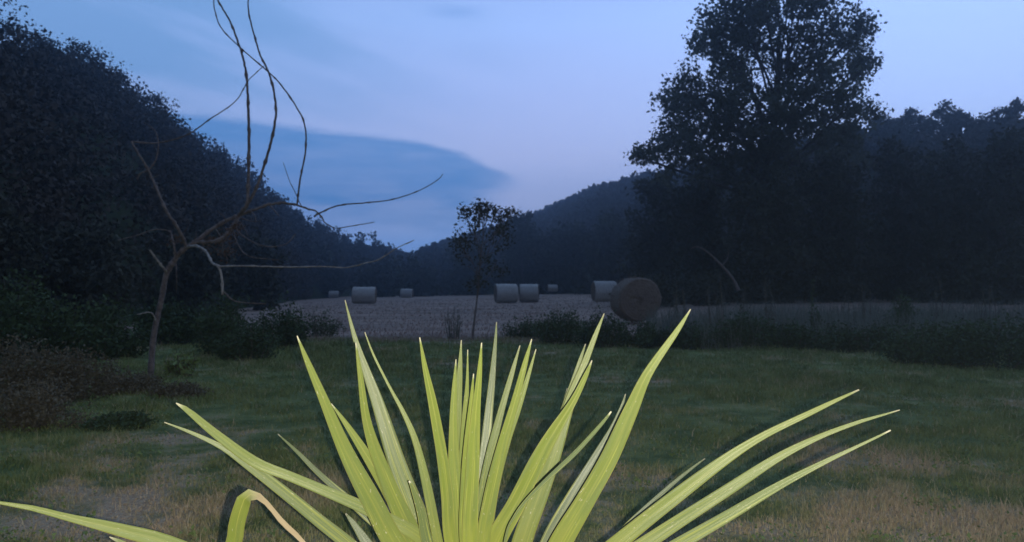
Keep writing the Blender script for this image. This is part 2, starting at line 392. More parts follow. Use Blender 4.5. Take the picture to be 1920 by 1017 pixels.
# the big tree
Yb = 46
bl = [(1345, 75, 48), (1400, 50, 55), (1450, -10, 70), (1500, 30, 60), (1560, 55, 46), (1595, 95, 40), (1605, 150, 32), (1585, 205, 42),
      (1600, 190, 30), (1460, 120, 85), (1380, 120, 55), (1310, 200, 58), (1280, 165, 36), (1250, 200, 28), (1350, 220, 80), (1270, 245, 42), (1430, 215, 90),
      (1520, 190, 75), (1560, 240, 60), (1240, 280, 30), (1207, 298, 18), (1300, 300, 70), (1400, 310, 90), (1500, 300, 85), (1590, 290, 60), (1330, 62, 42), (1602, 70, 40), (1562, 22, 42), (1375, 15, 45), (1622, 130, 24), (1415, -70, 60), (1490, -70, 55), (1625, 215, 18), (1550, 5, 28), (1545, 130, 40)]
lob = [pl(x, y, r, Yb, rng.uniform(-2.8, 2.8)) for x, y, r in bl]
bx, by = at(1440, 540, Yb)[0], Yb
lobe_tree('broadleaf_tree', (bx, by, float(gz(bx, by))), lob, 'tallest broad tree with a see-through crown rising above the right-hand tree line',
          leaf=.155, dens=1.0, fol='oak', clump=.72, trunk_r=.42, per=52, gate=.26)
# tree line below and beside it
specs = [  # px, top y, half width px, depth, label
 (1235, 318, 62, 56, 'low dark tree at the left end of the tree line under the tallest tree'),
 (1330, 330, 70, 50, 'dark bushy tree directly under the left half of the tallest tree'),
 (1450, 322, 85, 43, 'dark wide tree directly below the middle of the tallest tree'),
 (1570, 290, 75, 44, 'dark tree just right of the tallest tree, between it and the ridge'),
 (1680, 262, 75, 46, 'rounded tree in the right-hand tree line under the ragged tree tops'),
 (1780, 262, 75, 42, 'dark tree second from the right edge in the tree line'),
 (1890, 250, 85, 40, 'dark tree at the right edge of the photo in the tree line'),
 (1140, 405, 60, 100, 'dark low tree behind the large hay bale, left of the tree line'),
 (1060, 418, 58, 112, 'small dark tree behind the farthest right hay bale'),
 (985, 424, 55, 117, 'small dark tree behind the pair of hay bales'),
]
for px, ty, hw, Y, lab in specs:
    lo = []; h0 = 536
    for q in range(13):
        yy = ty + (h0 - ty) * (min(q, 11) / 11.0) ** .85 + hw * .5 * (q == 0)
        rr = hw * (.55 if q < 2 else .72) * rng.uniform(.8, 1.15)
        yy = max(yy, ty + rr)
        lo.append(pl(px + rng.uniform(-.5, .5) * hw * (1 if q else .2), yy, rr, Y, rng.uniform(-1.5, 1.5)))
    x0 = at(px, 536, Y)[0]
    lobe_tree('broadleaf_tree', (x0, Y, float(gz(x0, Y))), lo, lab, group='trees of the right-hand tree line', leaf=.17 * Y / 50, clump=.6 * Y / 48, trunk_r=.2, per=34, dens=.8)
# ragged trees on the right ridge
for px, ty, hw, Y, lab in [(1705, 205, 34, 93, 'thin ragged tree on the ridge just right of the tallest tree'),
                           (1775, 190, 26, 91, 'thin ragged tree with a pointed top on the right-hand ridge'),
                           (1655, 215, 20, 96, 'small ragged tree on the ridge touching the tallest tree')]:
    lo = [pl(px + dx * hw, ty + hw * .4 + dy * hw, hw * rr, Y) for dx, dy, rr in ((-.7, .5, .4), (0, 0, .42), (.6, .4, .42), (1.1, .8, .35), (-.2, 1.1, .6), (.5, 1.4, .6), (-1, 1.2, .4), (0, 2.0, .6))]
    p = at(px, ty + hw * 3.4, Y)
    lobe_tree('ridge_tree', p, lo, lab, group='ragged trees on the right-hand ridge', leaf=.22, clump=.5, trunk_r=.12, per=26, dens=1.0)
# the slim tree in the field with leaves standing out against the sky
Y = 18.5
lo = [pl(x, y, r, Y, rng.uniform(-.3, .3)) for x, y, r in ((895, 440, 34), (925, 425, 26), (875, 470, 22), (915, 470, 36), (945, 440, 18), (895, 500, 26), (870, 440, 14), (930, 500, 20),
      (898, 385, 8), (873, 398, 7), (930, 398, 12), (942, 410, 12), (908, 405, 12), (861, 455, 9), (893, 530, 14), (896, 395, 9), (955, 400, 8), (915, 390, 7), (885, 420, 16), (945, 425, 16))]
x0 = at(886, 636, Y)[0]
lobe_tree('slim_tree', (x0, Y, float(gz(x0, Y))), lo, 'slim tree with sparse top leaves standing in the lawn edge left of the paired bales', leaf=.045, clump=.2, trunk_r=.015, per=15, dens=.42, bm='bare')
lo = [pl(x, y, r, 112, 0) for x, y, r in ((975, 408, 13), (990, 403, 10), (965, 420, 12), (985, 425, 18), (975, 450, 20), (990, 470, 20), (968, 490, 20))]
x0 = at(980, 536, 112)[0]
lobe_tree('slim_tree', (x0, 112, float(gz(x0, 112))), lo, 'small tree just right of the slim tree, its top touching the hill slope', leaf=.26, clump=.7, trunk_r=.1, per=20, dens=1.0)
# trees at the left foot
for px, ty, hw, Y, lab in [(612, 462, 45, 131, 'dark low tree behind the leftmost small hay bale'), (712, 470, 45, 126, 'dark low tree on the valley floor between the two left hay bales'),
                           (790, 488, 36, 121, 'dark low tree at the valley end right of the small middle bale'),
                           (480, 430, 60, 50, 'dark tree behind the long horizontal pale branch'),
                           (350, 420, 80, 36, 'dark tree directly behind the bare tree'), (150, 400, 120, 26, 'large dark tree in the left wood beside the bare tree'),
                           (-10, 330, 110, 24, 'large dark tree at the left edge of the photo'),
                           (895, 440, 52, 124, 'dark tree across the field directly behind the slim tree')]:
    lo = []
    for q in range(8):
        rr = hw * rng.uniform(.5, .8); yy = ty + rr + (560 - ty - rr) * q / 8.0
        lo.append(pl(px + rng.uniform(-.6, .6) * hw, yy, rr, Y, rng.uniform(-1, 1)))
    x0 = at(px, 536, Y)[0]
    lobe_tree('broadleaf_tree', (x0, Y, float(gz(x0, Y))), lo, lab, group='trees at the foot of the left hillside', leaf=.16 * Y / 50 + .03, clump=.55 * Y / 48 + .1, trunk_r=.16, per=30, dens=.7)

# ------------------------------------------------------------------ hay bales
m, t, b = mat('net_wrapped_hay'); M['wrap'] = m
g = t.nodes.new('ShaderNodeTexCoord')
s_ = t.nodes.new('ShaderNodeSeparateXYZ'); t.links.new(g.outputs['Object'], s_.inputs[0])
st_ = NOISE(t, COMB(t, M_(t, 'MULTIPLY', s_.outputs[0], 16.0), M_(t, 'MULTIPLY', s_.outputs[1], 2.0), M_(t, 'MULTIPLY', s_.outputs[2], 2.0)), 2.0, 4, .6)
sock(MIX(t, SM(t, st_, .3, .7), (.30, .27, .24), (.48, .44, .38)), b.inputs['Base Color']); b.inputs['Roughness'].default_value = .75
m, t, b = mat('hay_end'); M['hayend'] = m
g = t.nodes.new('ShaderNodeTexCoord'); s_ = t.nodes.new('ShaderNodeSeparateXYZ'); t.links.new(g.outputs['Object'], s_.inputs[0])
rad = M_(t, 'SQRT', M_(t, 'ADD', M_(t, 'POWER', s_.outputs[1], 2.0), M_(t, 'POWER', s_.outputs[2], 2.0)))
nz = NOISE(t, g.outputs['Object'], 9, 5, .7)
ringv = M_(t, 'SINE', M_(t, 'ADD', M_(t, 'MULTIPLY', rad, 70.0), M_(t, 'MULTIPLY', nz, 9.0)))
f = M_(t, 'ADD', M_(t, 'MULTIPLY', ringv, .07), M_(t, 'MULTIPLY', nz, 1.0), clamp=True)
sock(MIX(t, f, (.07, .05, .035), (.24, .17, .12)), b.inputs['Base Color']); b.inputs['Roughness'].default_value = .95
bp = t.nodes.new('ShaderNodeBump'); bp.inputs['Strength'].default_value = .8; bp.inputs['Distance'].default_value = .04
sock(f, bp.inputs['Height']); t.links.new(bp.outputs[0], b.inputs['Normal'])
def bale(px, top, bot, Y, rot, label, wpx=None, mw='wrap'):
    pt = at(px, top, Y); pb = at(px, bot, Y); D = pt[2] - pb[2]; r = D / 2; w = (wpx / FPX * Y if wpx else 1.2)
    root = empty('hay_bale', (pt[0], Y, pb[2])); root.rotation_euler = (0, 0, rot); tag(root, label, 'hay bale', 'round hay bales lying on the field')
    K = 56
    th = np.arange(K) * 2 * math.pi / K
    prof = [(-w / 2, .93), (-w / 2 + .03, .975), (-w / 2 + .08, 1.0), (-w / 4, 1.0), (0, 1.005), (w / 4, 1.0), (w / 2 - .08, 1.0), (w / 2 - .03, .975), (w / 2, .93)]
    sag = 1 + .02 * np.sin(2 * th + px) + .012 * np.sin(3 * th + px) + .015 * np.sin(7 * th); V = []
    for x, q in prof:
        rr = r * q * sag * (1 + rng.normal(size=K) * .004)
        z = r + rr * np.cos(th); z = np.maximum(z, -.02); V.append(np.c_[np.full(K, x), rr * np.sin(th), z])
    V = np.vstack(V); i, j = np.meshgrid(np.arange(len(prof) - 1), np.arange(K), indexing='ij')
    F = np.stack([i * K + j, i * K + (j + 1) % K, (i + 1) * K + (j + 1) % K, (i + 1) * K + j], -1).reshape(-1, 4)
    Vc = V - np.array([0, 0, r])
    o = link('net_wrap', meshnp('net_wrap', Vc, F, True), M[mw], root); o.location = (0, 0, r)
    ns = 700; a = rng.random(ns) * 6.283; p = np.c_[rng.uniform(-w / 2, w / 2, ns), r * .99 * np.sin(a), r * .99 * np.cos(a)]
    p = p[p[:, 2] > -r * .97]; ns = len(p); d = rng.normal(size=(ns, 3)) * .035 + p * np.array([0, .045, .045]); sd = rng.normal(size=(ns, 3)) * .006
    fz = link('loose_straw', meshnp('loose_straw', np.stack([p - sd, p + sd, p + d + sd * .5, p + d - sd * .5], 1).reshape(-1, 3), np.arange(4 * ns).reshape(-1, 4)), M[mw], root); fz.location = (0, 0, r); fz['kind'] = 'stuff'
    for sgn in (-1, 1):
        V = []; rings = [.93, .8, .62, .42, .2, .02]
        for q in rings:
            V.append(np.c_[sgn * (w / 2 + .035 * (1 - q ** 4) + rng.normal(size=K) * .012 * (q < .9)), r * q * sag * np.sin(th), np.maximum(r * q * sag * np.cos(th), -r - .02)])
        V = np.vstack(V); i, j = np.meshgrid(np.arange(len(rings) - 1), np.arange(K), indexing='ij')
        F = np.stack([i * K + j, (i + 1) * K + j, (i + 1) * K + (j + 1) % K, i * K + (j + 1) % K], -1).reshape(-1, 4)
        # loose straw sticking out of the end
        ns = 260; a = rng.random(ns) * 6.283; q = np.sqrt(rng.random(ns)) * r * .95
        p = np.c_[np.full(ns, sgn * (w / 2 + .02)), q * np.sin(a), q * np.cos(a)]; d = rng.normal(size=(ns, 3)) * .05; d[:, 0] = sgn * np.abs(d[:, 0]) * .8
        sd = rng.normal(size=(ns, 3)) * .006
        SV = np.stack([p - sd, p + sd, p + d + sd * .5, p + d - sd * .5], 1).reshape(-1, 3); SF = np.arange(4 * ns).reshape(-1, 4) + len(V)
        e = link('hay_end', meshnp('hay_end', np.vstack([V, SV]), np.vstack([F, SF]), False), M['hayend'], root); e.location = (0, 0, r)
    return root
bale(1191, 521, 603, 25.5, R(100), 'largest nearest hay bale, its round brown end turned to the camera', wpx=60, mw='hayend')
bale(1133, 528, 566, 45, R(8), 'pale hay bale half hidden behind the left side of the largest bale', 42)
bale(683, 538, 570, 64, R(5), 'pale hay bale on the left of the field, biggest of the three left of centre', 42)
bale(763, 542, 560, 112, R(-4), 'small pale hay bale alone in the middle left of the field', 22)
bale(626, 546, 559, 125, R(10), 'tiny pale hay bale farthest left at the foot of the dark wood', 18)
bale(949, 533, 568, 58, R(12), 'left bale of the pair of pale hay bales in the centre', 40)
bale(992, 533, 567, 59, R(-3), 'right bale of the pair of pale hay bales in the centre', 34)
bale(1036, 534, 547, 105, R(6), 'tiny pale hay bale at the far edge right of the pair', 18)

# ------------------------------------------------------------------ bushes and weeds
def bush(name, px, top, bot, hw, Y, label, fol='bush', leaf=.03, n=2600, cat='bush', group='weeds and bushes along the field edge', stems=26, spike=0.0):
    b0 = at(px, bot, Y); b0[2] = float(gz(b0[0], Y)) - .02; zt = at(px, top, Y)[2]; h = max(.12, zt - b0[2]); w = hw / FPX * Y
    root = empty(name, b0); tag(root, label, cat, group)
    mb = MB(); tips = []
    for _ in range(stems):
        a = rng.uniform(0, 6.283); q = rng.uniform(0, 1) ** .6 * w; hh = h * rng.uniform(.55, 1.0) * (1 - .45 * (q / w) ** 2) * (1 + spike * rng.random())
        e = np.array([math.cos(a) * q, math.sin(a) * q * .7, hh]); s0 = e * np.array([.55, .55, 0])
        P = spline([s0, (s0 + e) / 2 + rng.normal(size=3) * .05 * h, e], 6); tips.append(P)
        mb.tube(P, np.linspace(.008, .003, 6) * (1 + Y / 25), 4)
    mb.build('stem', M['stem'], root)
    T = np.array(tips); k = rng.integers(0, len(T), n); u = rng.uniform(1.0, 4.99, n); i = u.astype(int); f = (u - i)[:, None]
    cen = T[k, i] * (1 - f) + T[k, i + 1] * f + rng.normal(size=(n, 3)) * np.array([w * .16, w * .14, h * .08])
    cen[:, 2] = np.abs(cen[:, 2])
    link('foliage', foliage_mesh('foliage', cen, leaf * rng.uniform(.5, 1.3, n), .45), M[fol], root)
    return root
Bs = [
 (600, 575, 612, 40, 19.5, 'low dark weed clump at the left end of the field edge', 'bush', .03, 1500),
 (985, 590, 632, 45, 18.5, 'low dark weed clump below the pair of hay bales', 'bush', .03, 2400),
 (1050, 575, 638, 60, 17.0, 'leafy dark bush left of the largest hay bale', 'bush', .035, 4200),
 (1130, 580, 645, 55, 16.2, 'dark bush in front of the left foot of the largest hay bale', 'bush', .035, 4200),
 (1215, 600, 648, 48, 16.0, 'low dark bush directly in front of the largest hay bale', 'bush', .035, 4000),
 (1300, 598, 650, 60, 15.8, 'dark weed bush right of the largest hay bale', 'bush', .035, 3800),
 (1390, 575, 650, 60, 15.6, 'dark green bush in the middle of the right-hand field edge', 'bush', .035, 4200),
 (1480, 592, 655, 60, 15.4, 'dark bush left of the tall thin weed on the field edge', 'bush', .035, 3800),
 (1570, 604, 658, 60, 15.0, 'low grey-green bush right of the tall thin weed', 'bush', .035, 3000),
 (1650, 600, 662, 50, 14.6, 'low bush between the grey-green bush and the dark foreground thicket', 'bush', .03, 3000),
 (1690, 545, 612, 34, 18.5, 'rounded dark bush standing higher in the field on the right', 'bush', .035, 3400),
 (1745, 600, 690, 90, 12.5, 'left part of the dark thicket at the lower right field edge', 'bush', .035, 6500),
 (1850, 575, 700, 110, 12.2, 'tall dark thicket at the right edge of the photo', 'bush', .035, 8000),
]
for a in Bs: bush('bush', *a)
bush('tall_weed', 1528, 515, 640, 12, 18.0, 'tall thin dark weed standing up in the right-hand field edge', 'bush', .035, 500, 'weed', None, 5)
for q, px in enumerate(range(1215, 1930, 60)):
    bush('bush', px, 503 + (q * 7) % 12, 548, 52, 41 + (q * 5) % 9, 'dark low bush in the shade under the right-hand trees', 'tree', .14, 2600, group='bushes under the right-hand trees')
# pale dead stalk plants against the tree line
for q, (px, tp) in enumerate([(1345, 520), (1440, 540), (1620, 545), (1760, 540), (1860, 535), (850, 575), (1270, 545), (1395, 548), (1580, 552), (1820, 560)]):
    bush('dry_weed', px, tp, 620, 24, 17.5 + q * .25, 'thin pale grey weed among the field edge plants on the right' if px > 1000 else 'thin pale weed left of the slim tree', 'greyweed', .02, 420, 'weed', 'pale thin weeds in the field edge' if px > 1000 else None, 14, .4)
# undergrowth on the left
Ls = [
 (60, 500, 640, 110, 13.0, 'dark leafy bush at the left edge beneath the wood', 'bush', .05, 6500),
 (190, 560, 650, 90, 13.5, 'dark leafy bush between the left edge and the bare tree', 'bush', .05, 5000),
 (420, 540, 640, 60, 14.0, 'dark bush right of the bare trunk under the hooked branch', 'bush', .04, 4200),
 (530, 560, 630, 48, 15.5, 'dark green bush at the left end of the open field', 'bush', .04, 3600),
 (310, 560, 625, 70, 16.5, 'dark bush directly behind the bare trunk', 'bush', .05, 5200),
 (385, 575, 632, 55, 17.5, 'dark bush behind the hooked branch at the end of the field', 'bush', .05, 4200),
 (470, 590, 650, 60, 13.0, 'low dark bush in front of the two bushes right of the bare tree', 'bush', .035, 3000),
 (40, 620, 790, 95, 8.6, 'brown bramble mound at the left edge', 'bramble', .022, 6500, ),
 (150, 640, 790, 85, 8.8, 'brown bramble mound second from the left edge', 'bramble', .022, 5600),
 (240, 690, 780, 60, 9.2, 'low brown bramble mound left of the bare trunk foot', 'bramble', .022, 3600),
 (50, 700, 850, 110, 6.9, 'low brown bramble patch nearest the left edge', 'bramble', .018, 6500),
 (330, 715, 775, 60, 8.8, 'low brown bramble patch right of the bare trunk foot', 'bramble', .02, 2600),
 (225, 770, 850, 60, 6.9, 'dark green weed clump in front of the brambles', 'bush', .022, 3200),
 (345, 650, 700, 34, 10.8, 'small yellow-green weed at the foot of the bare tree', 'weed', .05, 260),
]
for a in Ls: bush(('bramble' if a[6] == 'bramble' else 'weed' if a[6] == 'weed' else 'bush'), *a, cat=('bramble' if a[6] == 'bramble' else 'weed' if a[6] == 'weed' else 'bush'),
                  group=('brown brambles at the lower left' if a[6] == 'bramble' else None if a[6] == 'weed' else 'undergrowth bushes on the left'))

P = spline([at(*p) for p in ((1385, 545, 32), (1372, 520, 32), (1345, 490, 32), (1325, 472, 32), (1308, 463, 32), (1296, 466, 32))], 24)
mb = MB(); mb.tube(P, np.linspace(.07, .02, 24) * (1 + .1 * rng.normal(size=24)), 8); mb.tube(spline([P[10], P[10] + np.array([.25, 0, .35]), P[10] + np.array([.3, .1, .75])], 8), np.linspace(.03, .008, 8), 5)
tag(mb.build('leaning_trunk', M['bare'], None), 'thin bare dead trunk leaning left in front of the dark tree line', 'dead tree')
# ------------------------------------------------------------------ grass
def blades(name, x, y, h, w, mat_, label, lean=.35):
    n = len(x); z = gz(x, y) - .005; a = rng.random(n) * math.pi; d = np.c_[np.cos(a), np.sin(a), np.zeros(n)]
    b0 = np.c_[x, y, z]; l = rng.normal(size=(n, 2)) * lean
    up1 = np.c_[l[:, 0] * h * .3, l[:, 1] * h * .3, h * .55]; up2 = np.c_[l[:, 0] * h, l[:, 1] * h, h * (1 - .15 * np.minimum(1, (l ** 2).sum(1)))]
    w = np.broadcast_to(w, (n,))[:, None]
    V = np.stack([b0 - d * w, b0 + d * w, b0 + up1 + d * w * .75, b0 + up1 - d * w * .75, b0 + up2 + d * w * .12, b0 + up2 - d * w * .12], 1).reshape(-1, 3)
    k = np.arange(n)[:, None] * 6; F = np.vstack([k + np.array([[0, 1, 2, 3]]), k + np.array([[3, 2, 4, 5]])])
    o = link(name, meshnp(name, V, F, attrs={'rnd': np.repeat(rng.random(n), 6)}), M[mat_]); tag(o, label, 'grass', kind='stuff')
n = 520000
yy = 3.2 * (19.0 / 3.2) ** rng.random(n); xx = (yy + 1.5) * rng.uniform(-.95, .95, n)
k = vnoise(xx, yy, .35, 11) * .5 + vnoise(xx, yy, 1.3, 12) * .5
keep = rng.random(n) < (.32 + 1.4 * np.clip(k - .25, 0, 1)); xx, yy, k = xx[keep], yy[keep], k[keep]
hh = .8 * (.018 + .075 * np.clip(k - .2, 0, 1) * rng.uniform(.4, 1.4, len(xx)) + .05 * (rng.random(len(xx)) < .03)) * np.clip(.7 + yy / 12, 1, 1.8)
blades('grass', xx, yy, hh, .0011 + .00042 * yy * rng.uniform(.6, 1.3, len(xx)), 'grass', 'short patchy green and dry lawn grass in the foreground')
nc = 260; cy = 3.4 * (14 / 3.4) ** rng.random(nc); cx = cy * rng.uniform(-.75, .75, nc)
k = rng.integers(0, nc, 9000); sp_ = rng.uniform(.03, .16, nc)
p = np.c_[cx[k], cy[k]] + rng.normal(size=(9000, 2)) * sp_[k][:, None]
cen = np.c_[p, gz(p[:, 0], p[:, 1]) + rng.uniform(.005, .06, 9000)]
o = link('lawn_weeds', foliage_mesh('lawn_weeds', cen, rng.uniform(.006, .016, 9000), .6), M['weed']); tag(o, 'small broad-leaved weeds scattered through the foreground lawn', 'weeds', kind='stuff')
n = 70000
yy = 17.5 * (90 / 17.5) ** rng.random(n); xx = yy * rng.uniform(-.85, .85, n)
ok = (xx > -.28 * yy); xx, yy = xx[ok], yy[ok]
row = vnoise(xx, yy, 2.5, 21); ok = rng.random(len(xx)) < .2 + row * .9; xx, yy = xx[ok], yy[ok]
blades('stubble', xx, yy, rng.uniform(.03, .09, len(xx)), .0012 * yy ** .8, 'stubble', 'pale cut stubble across the mown hay field')
n = 28000
yy = rng.uniform(15.2, 26, n); xx = yy * rng.uniform(.18, .85, n); k = vnoise(xx, yy, 1.1, 31); ok = k > .45; xx, yy = xx[ok], yy[ok]
blades('tall_grass', xx, yy, rng.uniform(.2, .85, len(xx)) * (.6 + k[ok] * .6), .006, 'tallgrass', 'tall thin dry grass standing along the right-hand field edge', .2)

# ------------------------------------------------------------------ the bare tree on the left
YB = 10.5
bp0 = at(286, 702, YB); base = np.array([bp0[0], YB, float(gz(bp0[0], YB))])
bare = empty('bare_tree', base); tag(bare, 'bare leafless tree with long curving upward shoots on the left of the lawn', 'tree')
def branch(pts, r0, r1, mt='bare', name='branch', dY=0.0, wob=.25, knob=True):
    """pts photo pixels (or with own depth offset); r in photo pixels"""
    ph = rng.uniform(0, 6); Q = []
    for i, p in enumerate(pts):
        s = i / (len(pts) - 1); d = p[2] if len(p) > 2 else dY + wob * math.sin(s * 3 + ph) * s
        Q.append(at(p[0], p[1], YB + d))
    n = max(12, len(pts) * 7); P = spline(Q, n); r = np.linspace(r0, r1, n) * .74 / FPX * YB
    if knob:
        for q in range(4, n - 2, 8): r[q] *= 1.5
        P[1:-1] += rng.normal(size=(n - 2, 3)) * r0 / FPX * YB * .07
    r *= 1 + rng.normal(size=n) * .05
    mb = MB(); mb.tube(P, r, 8); mb.build(name, M[mt], bare, origin=base)
branch([(282, 712, 0), (288, 632, 0), (303, 560, 0), (310, 522, 0), (317, 500, 0)], 7.5, 6.8, name='trunk', knob=False)
branch([(316, 508, 0), (328, 486, 0), (348, 465, 0), (365, 455, 0), (393, 433, .1), (420, 417, .15), (448, 404, .2), (475, 394, .2), (503, 384, .2), (530, 381, .2), (558, 385, .2), (578, 392, .2), (596, 399, .2), (613, 422, .2)], 7.0, 1.6)
branch([(596, 400, .2), (590, 406), ], 2.2, 2.6)
branch([(597, 401, .2), (634, 386), (692, 380), (737, 374), (785, 358), (819, 339), (830, 327)], 2.0, .9)
branch([(612, 420, .2), (630, 428), (654, 425), (702, 417)], 1.4, .9)
branch([(578, 393, .2), (565, 386), (553, 360), (543, 340), (531, 305)], 1.3, .6)
branch([(446, 405, .2), (462, 385), (465, 356), (467, 277), (466, 221), (463, 150), (456, 110), (448, 84), (431, 40), (408, 0), (395, -40)], 4.5, 1.9, wob=-.3)
branch([(452, 402, .2), (472, 370), (486, 339), (506, 274), (517, 219), (515, 180), (505, 139), (488, 104), (478, 70), (468, 33), (465, 0), (464, -50)], 4.0, 1.4, wob=.3)
branch([(557, 386, .2), (563, 336), (573, 281), (571, 233), (554, 198), (525, 157), (505, 137), (480, 115), (451, 90), (415, 53), (403, 20), (401, 0), (404, -40)], 2.3, 1.3, wob=.5)
branch([(350, 464, 0), (335, 430, -.2), (314, 400, -.3), (296, 360, -.3), (279, 321, -.3), (262, 292, -.3), (246, 266, -.3)], 4.2, 2.2)
branch([(246, 266, -.3), (296, 268), (351, 253), (393, 224), (441, 191), (463, 155), (480, 137), (495, 124)], 2.2, .9)
branch([(279, 320, -.3), (292, 300, -.3), (297, 270, -.3), (290, 245, -.3), (269, 229, -.3)], 2.0, .8)
branch([(279, 320, -.3), (264, 325, -.3), (257, 337, -.3)], 1.8, 1.5)
branch([(328, 466, 0), (322, 450), (318, 434), (289, 431), (262, 440), (221, 451)], 1.8, 1.0)
branch([(330, 490, 0), (326, 460), (322, 440)], 3.5, 1.5)
branch([(314, 512, 0), (307, 503, -.1), (294, 487, -.2), (281, 469, -.3)], 3.0, 2.2, 'pale')
branch([(293, 604, 0), (288, 592, -.1), (280, 586, -.2), (257, 590, -.3)], 2.2, 1.0, 'pale')
branch([(350, 463, 0), (369, 462, -.3), (386, 472, -.5), (398, 493, -.7), (410, 500, -.8), (416, 522, -.8), (417, 553, -.8)], 3.4, 2.6, 'pale')
branch([(417, 545, -.8), (437, 563, -.8), (461, 568, -.8), (499, 570, -.8)], 1.6, 1.0, 'bare')
branch([(409, 500, -.8), (455, 499, -.9), (545, 501, -1.0), (604, 500, -1.0), (648, 502, -1.0), (684, 494, -1.1), (710, 487, -1.1), (745, 465, -1.1), (776, 451, -1.1)], 2.0, .9, 'pale')
branch([(450, 405, .2), (444, 430), (472, 453), (506, 463), (537, 457), (554, 439)], 1.4, 1.2)
branch([(440, 415, .2), (438, 435), (448, 462), (468, 481), (523, 488)], 1.6, .8)
branch([(448, 407, .2), (470, 415), (489, 415)], 1.4, .8)
branch([(505, 385, .2), (512, 392), (523, 405)], 1.8, 1.2)
branch([(330, 487, 0), (331, 520), (331, 550)], 1.2, .6)
branch([(366, 455, 0), (405, 452, -.1), (428, 436, 0), (446, 408, .2)], 4.5, 4.0)

dc = []
for x, y, r in ((430, 440, 16), (410, 462, 18), (445, 425, 10), (330, 450, 12), (425, 475, 14), (395, 450, 10)):
    dc.append(at(x, y, YB) + rng.normal(size=(90, 3)) * np.array([1, 1, .8]) * r / FPX * YB * .6)
dc = np.vstack(dc) - base
link('dead_leaves', foliage_mesh('dead_leaves', dc, rng.uniform(.012, .03, len(dc)), .5), M['deadleaf'], bare)
for x, y, a, l in ((425, 418, -2.2, 30), (405, 430, 1.2, 34), (440, 408, .9, 40), (380, 445, 1.7, 28), (432, 424, 2.0, 36), (360, 460, -1.3, 30), (470, 396, 1.1, 22), (300, 365, -2.4, 24), (285, 335, -.6, 18), (340, 440, -1.0, 24)):
    branch([(x, y, .1), (x + math.cos(a) * l * .5 + 3, y + math.sin(a) * l * .5, 0), (x + math.cos(a) * l, y + math.sin(a) * l + 3, -.1)], 1.5, .7, name='twig', knob=False)

# ------------------------------------------------------------------ the plant in front
m, t, b = mat('sword_leaf'); M['leaf'] = m
uvn = t.nodes.new('ShaderNodeUVMap'); s_ = t.nodes.new('ShaderNodeSeparateXYZ'); t.links.new(uvn.outputs[0], s_.inputs[0])
u, v = s_.outputs[0], s_.outputs[1]
ly = t.nodes.new('ShaderNodeAttribute'); ly.attribute_name = 'lift'; dryA = t.nodes.new('ShaderNodeAttribute'); dryA.attribute_name = 'dry'
vein = NOISE(t, COMB(t, M_(t, 'MULTIPLY', u, 26.0), M_(t, 'MULTIPLY', v, 1.2), ly.outputs['Fac']), 2.2, 4, .6)
blot = NOISE(t, COMB(t, M_(t, 'MULTIPLY', u, 1.5), M_(t, 'MULTIPLY', v, 7.0), ly.outputs['Fac']), 1.6, 5, .6)
c = MIX(t, SM(t, vein, .3, .7), (.088, .120, .019), (.118, .142, .025))
c = MIX(t, M_(t, 'MULTIPLY', SM(t, blot, .4, .7), .45), c, (.125, .138, .033))
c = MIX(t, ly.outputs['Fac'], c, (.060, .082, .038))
streak = SM(t, NOISE(t, COMB(t, M_(t, 'MULTIPLY', u, 5.0), M_(t, 'MULTIPLY', v, 1.6), M_(t, 'ADD', ly.outputs['Fac'], 3.0)), 1.7, 2), .56, .66)
c = MIX(t, M_(t, 'MULTIPLY', streak, .6), c, (.215, .225, .045))
dull = SM(t, NOISE(t, COMB(t, M_(t, 'MULTIPLY', u, 2.0), M_(t, 'MULTIPLY', v, 4.0), M_(t, 'ADD', ly.outputs['Fac'], 7.0)), 1.3, 4, .6), .45, .7)
c = MIX(t, M_(t, 'MULTIPLY', dull, .5), c, (.070, .098, .030))
mid = SM(t, M_(t, 'ABSOLUTE', M_(t, 'SUBTRACT', u, .5)), .05, .0)
c = MIX(t, M_(t, 'MULTIPLY', mid, .35), c, (.165, .165, .037))
# yellow towards the leaf base
c = MIX(t, M_(t, 'MULTIPLY', SM(t, v, .55, .15), .45), c, (.19, .195, .023))
edg = SM(t, M_(t, 'ABSOLUTE', M_(t, 'SUBTRACT', u, .5)), .46, .5)
c = MIX(t, M_(t, 'MULTIPLY', edg, .5), c, (.18, .16, .055))
dd = M_(t, 'ADD', dryA.outputs['Fac'], SM(t, M_(t, 'ADD', v, M_(t, 'MULTIPLY', M_(t, 'SUBTRACT', vein, .5), .05)), .982, .996), clamp=True)
spt_ = M_(t, 'MULTIPLY', SM(t, NOISE(t, COMB(t, M_(t, 'MULTIPLY', u, 3.), M_(t, 'MULTIPLY', v, 22.), ly.outputs['Fac']), 3.1, 3), .66, .72), .75)
dd = M_(t, 'MAXIMUM', dd, spt_)
tipd = MIX(t, dryA.outputs['Fac'], (.30, .29, .20), MIX(t, blot, (.12, .085, .045), (.27, .225, .135)))
c = MIX(t, dd, c, MIX(t, M_(t, 'MULTIPLY', vein, .4), tipd, (.20, .16, .09)))
sock(c, b.inputs['Base Color']); b.inputs['Roughness'].default_value = .42; b.inputs['Specular IOR Level'].default_value = .45
bp = t.nodes.new('ShaderNodeBump'); bp.inputs['Strength'].default_value = .35; bp.inputs['Distance'].default_value = .0015
sock(vein, bp.inputs['Height']); t.links.new(bp.outputs[0], b.inputs['Normal'])

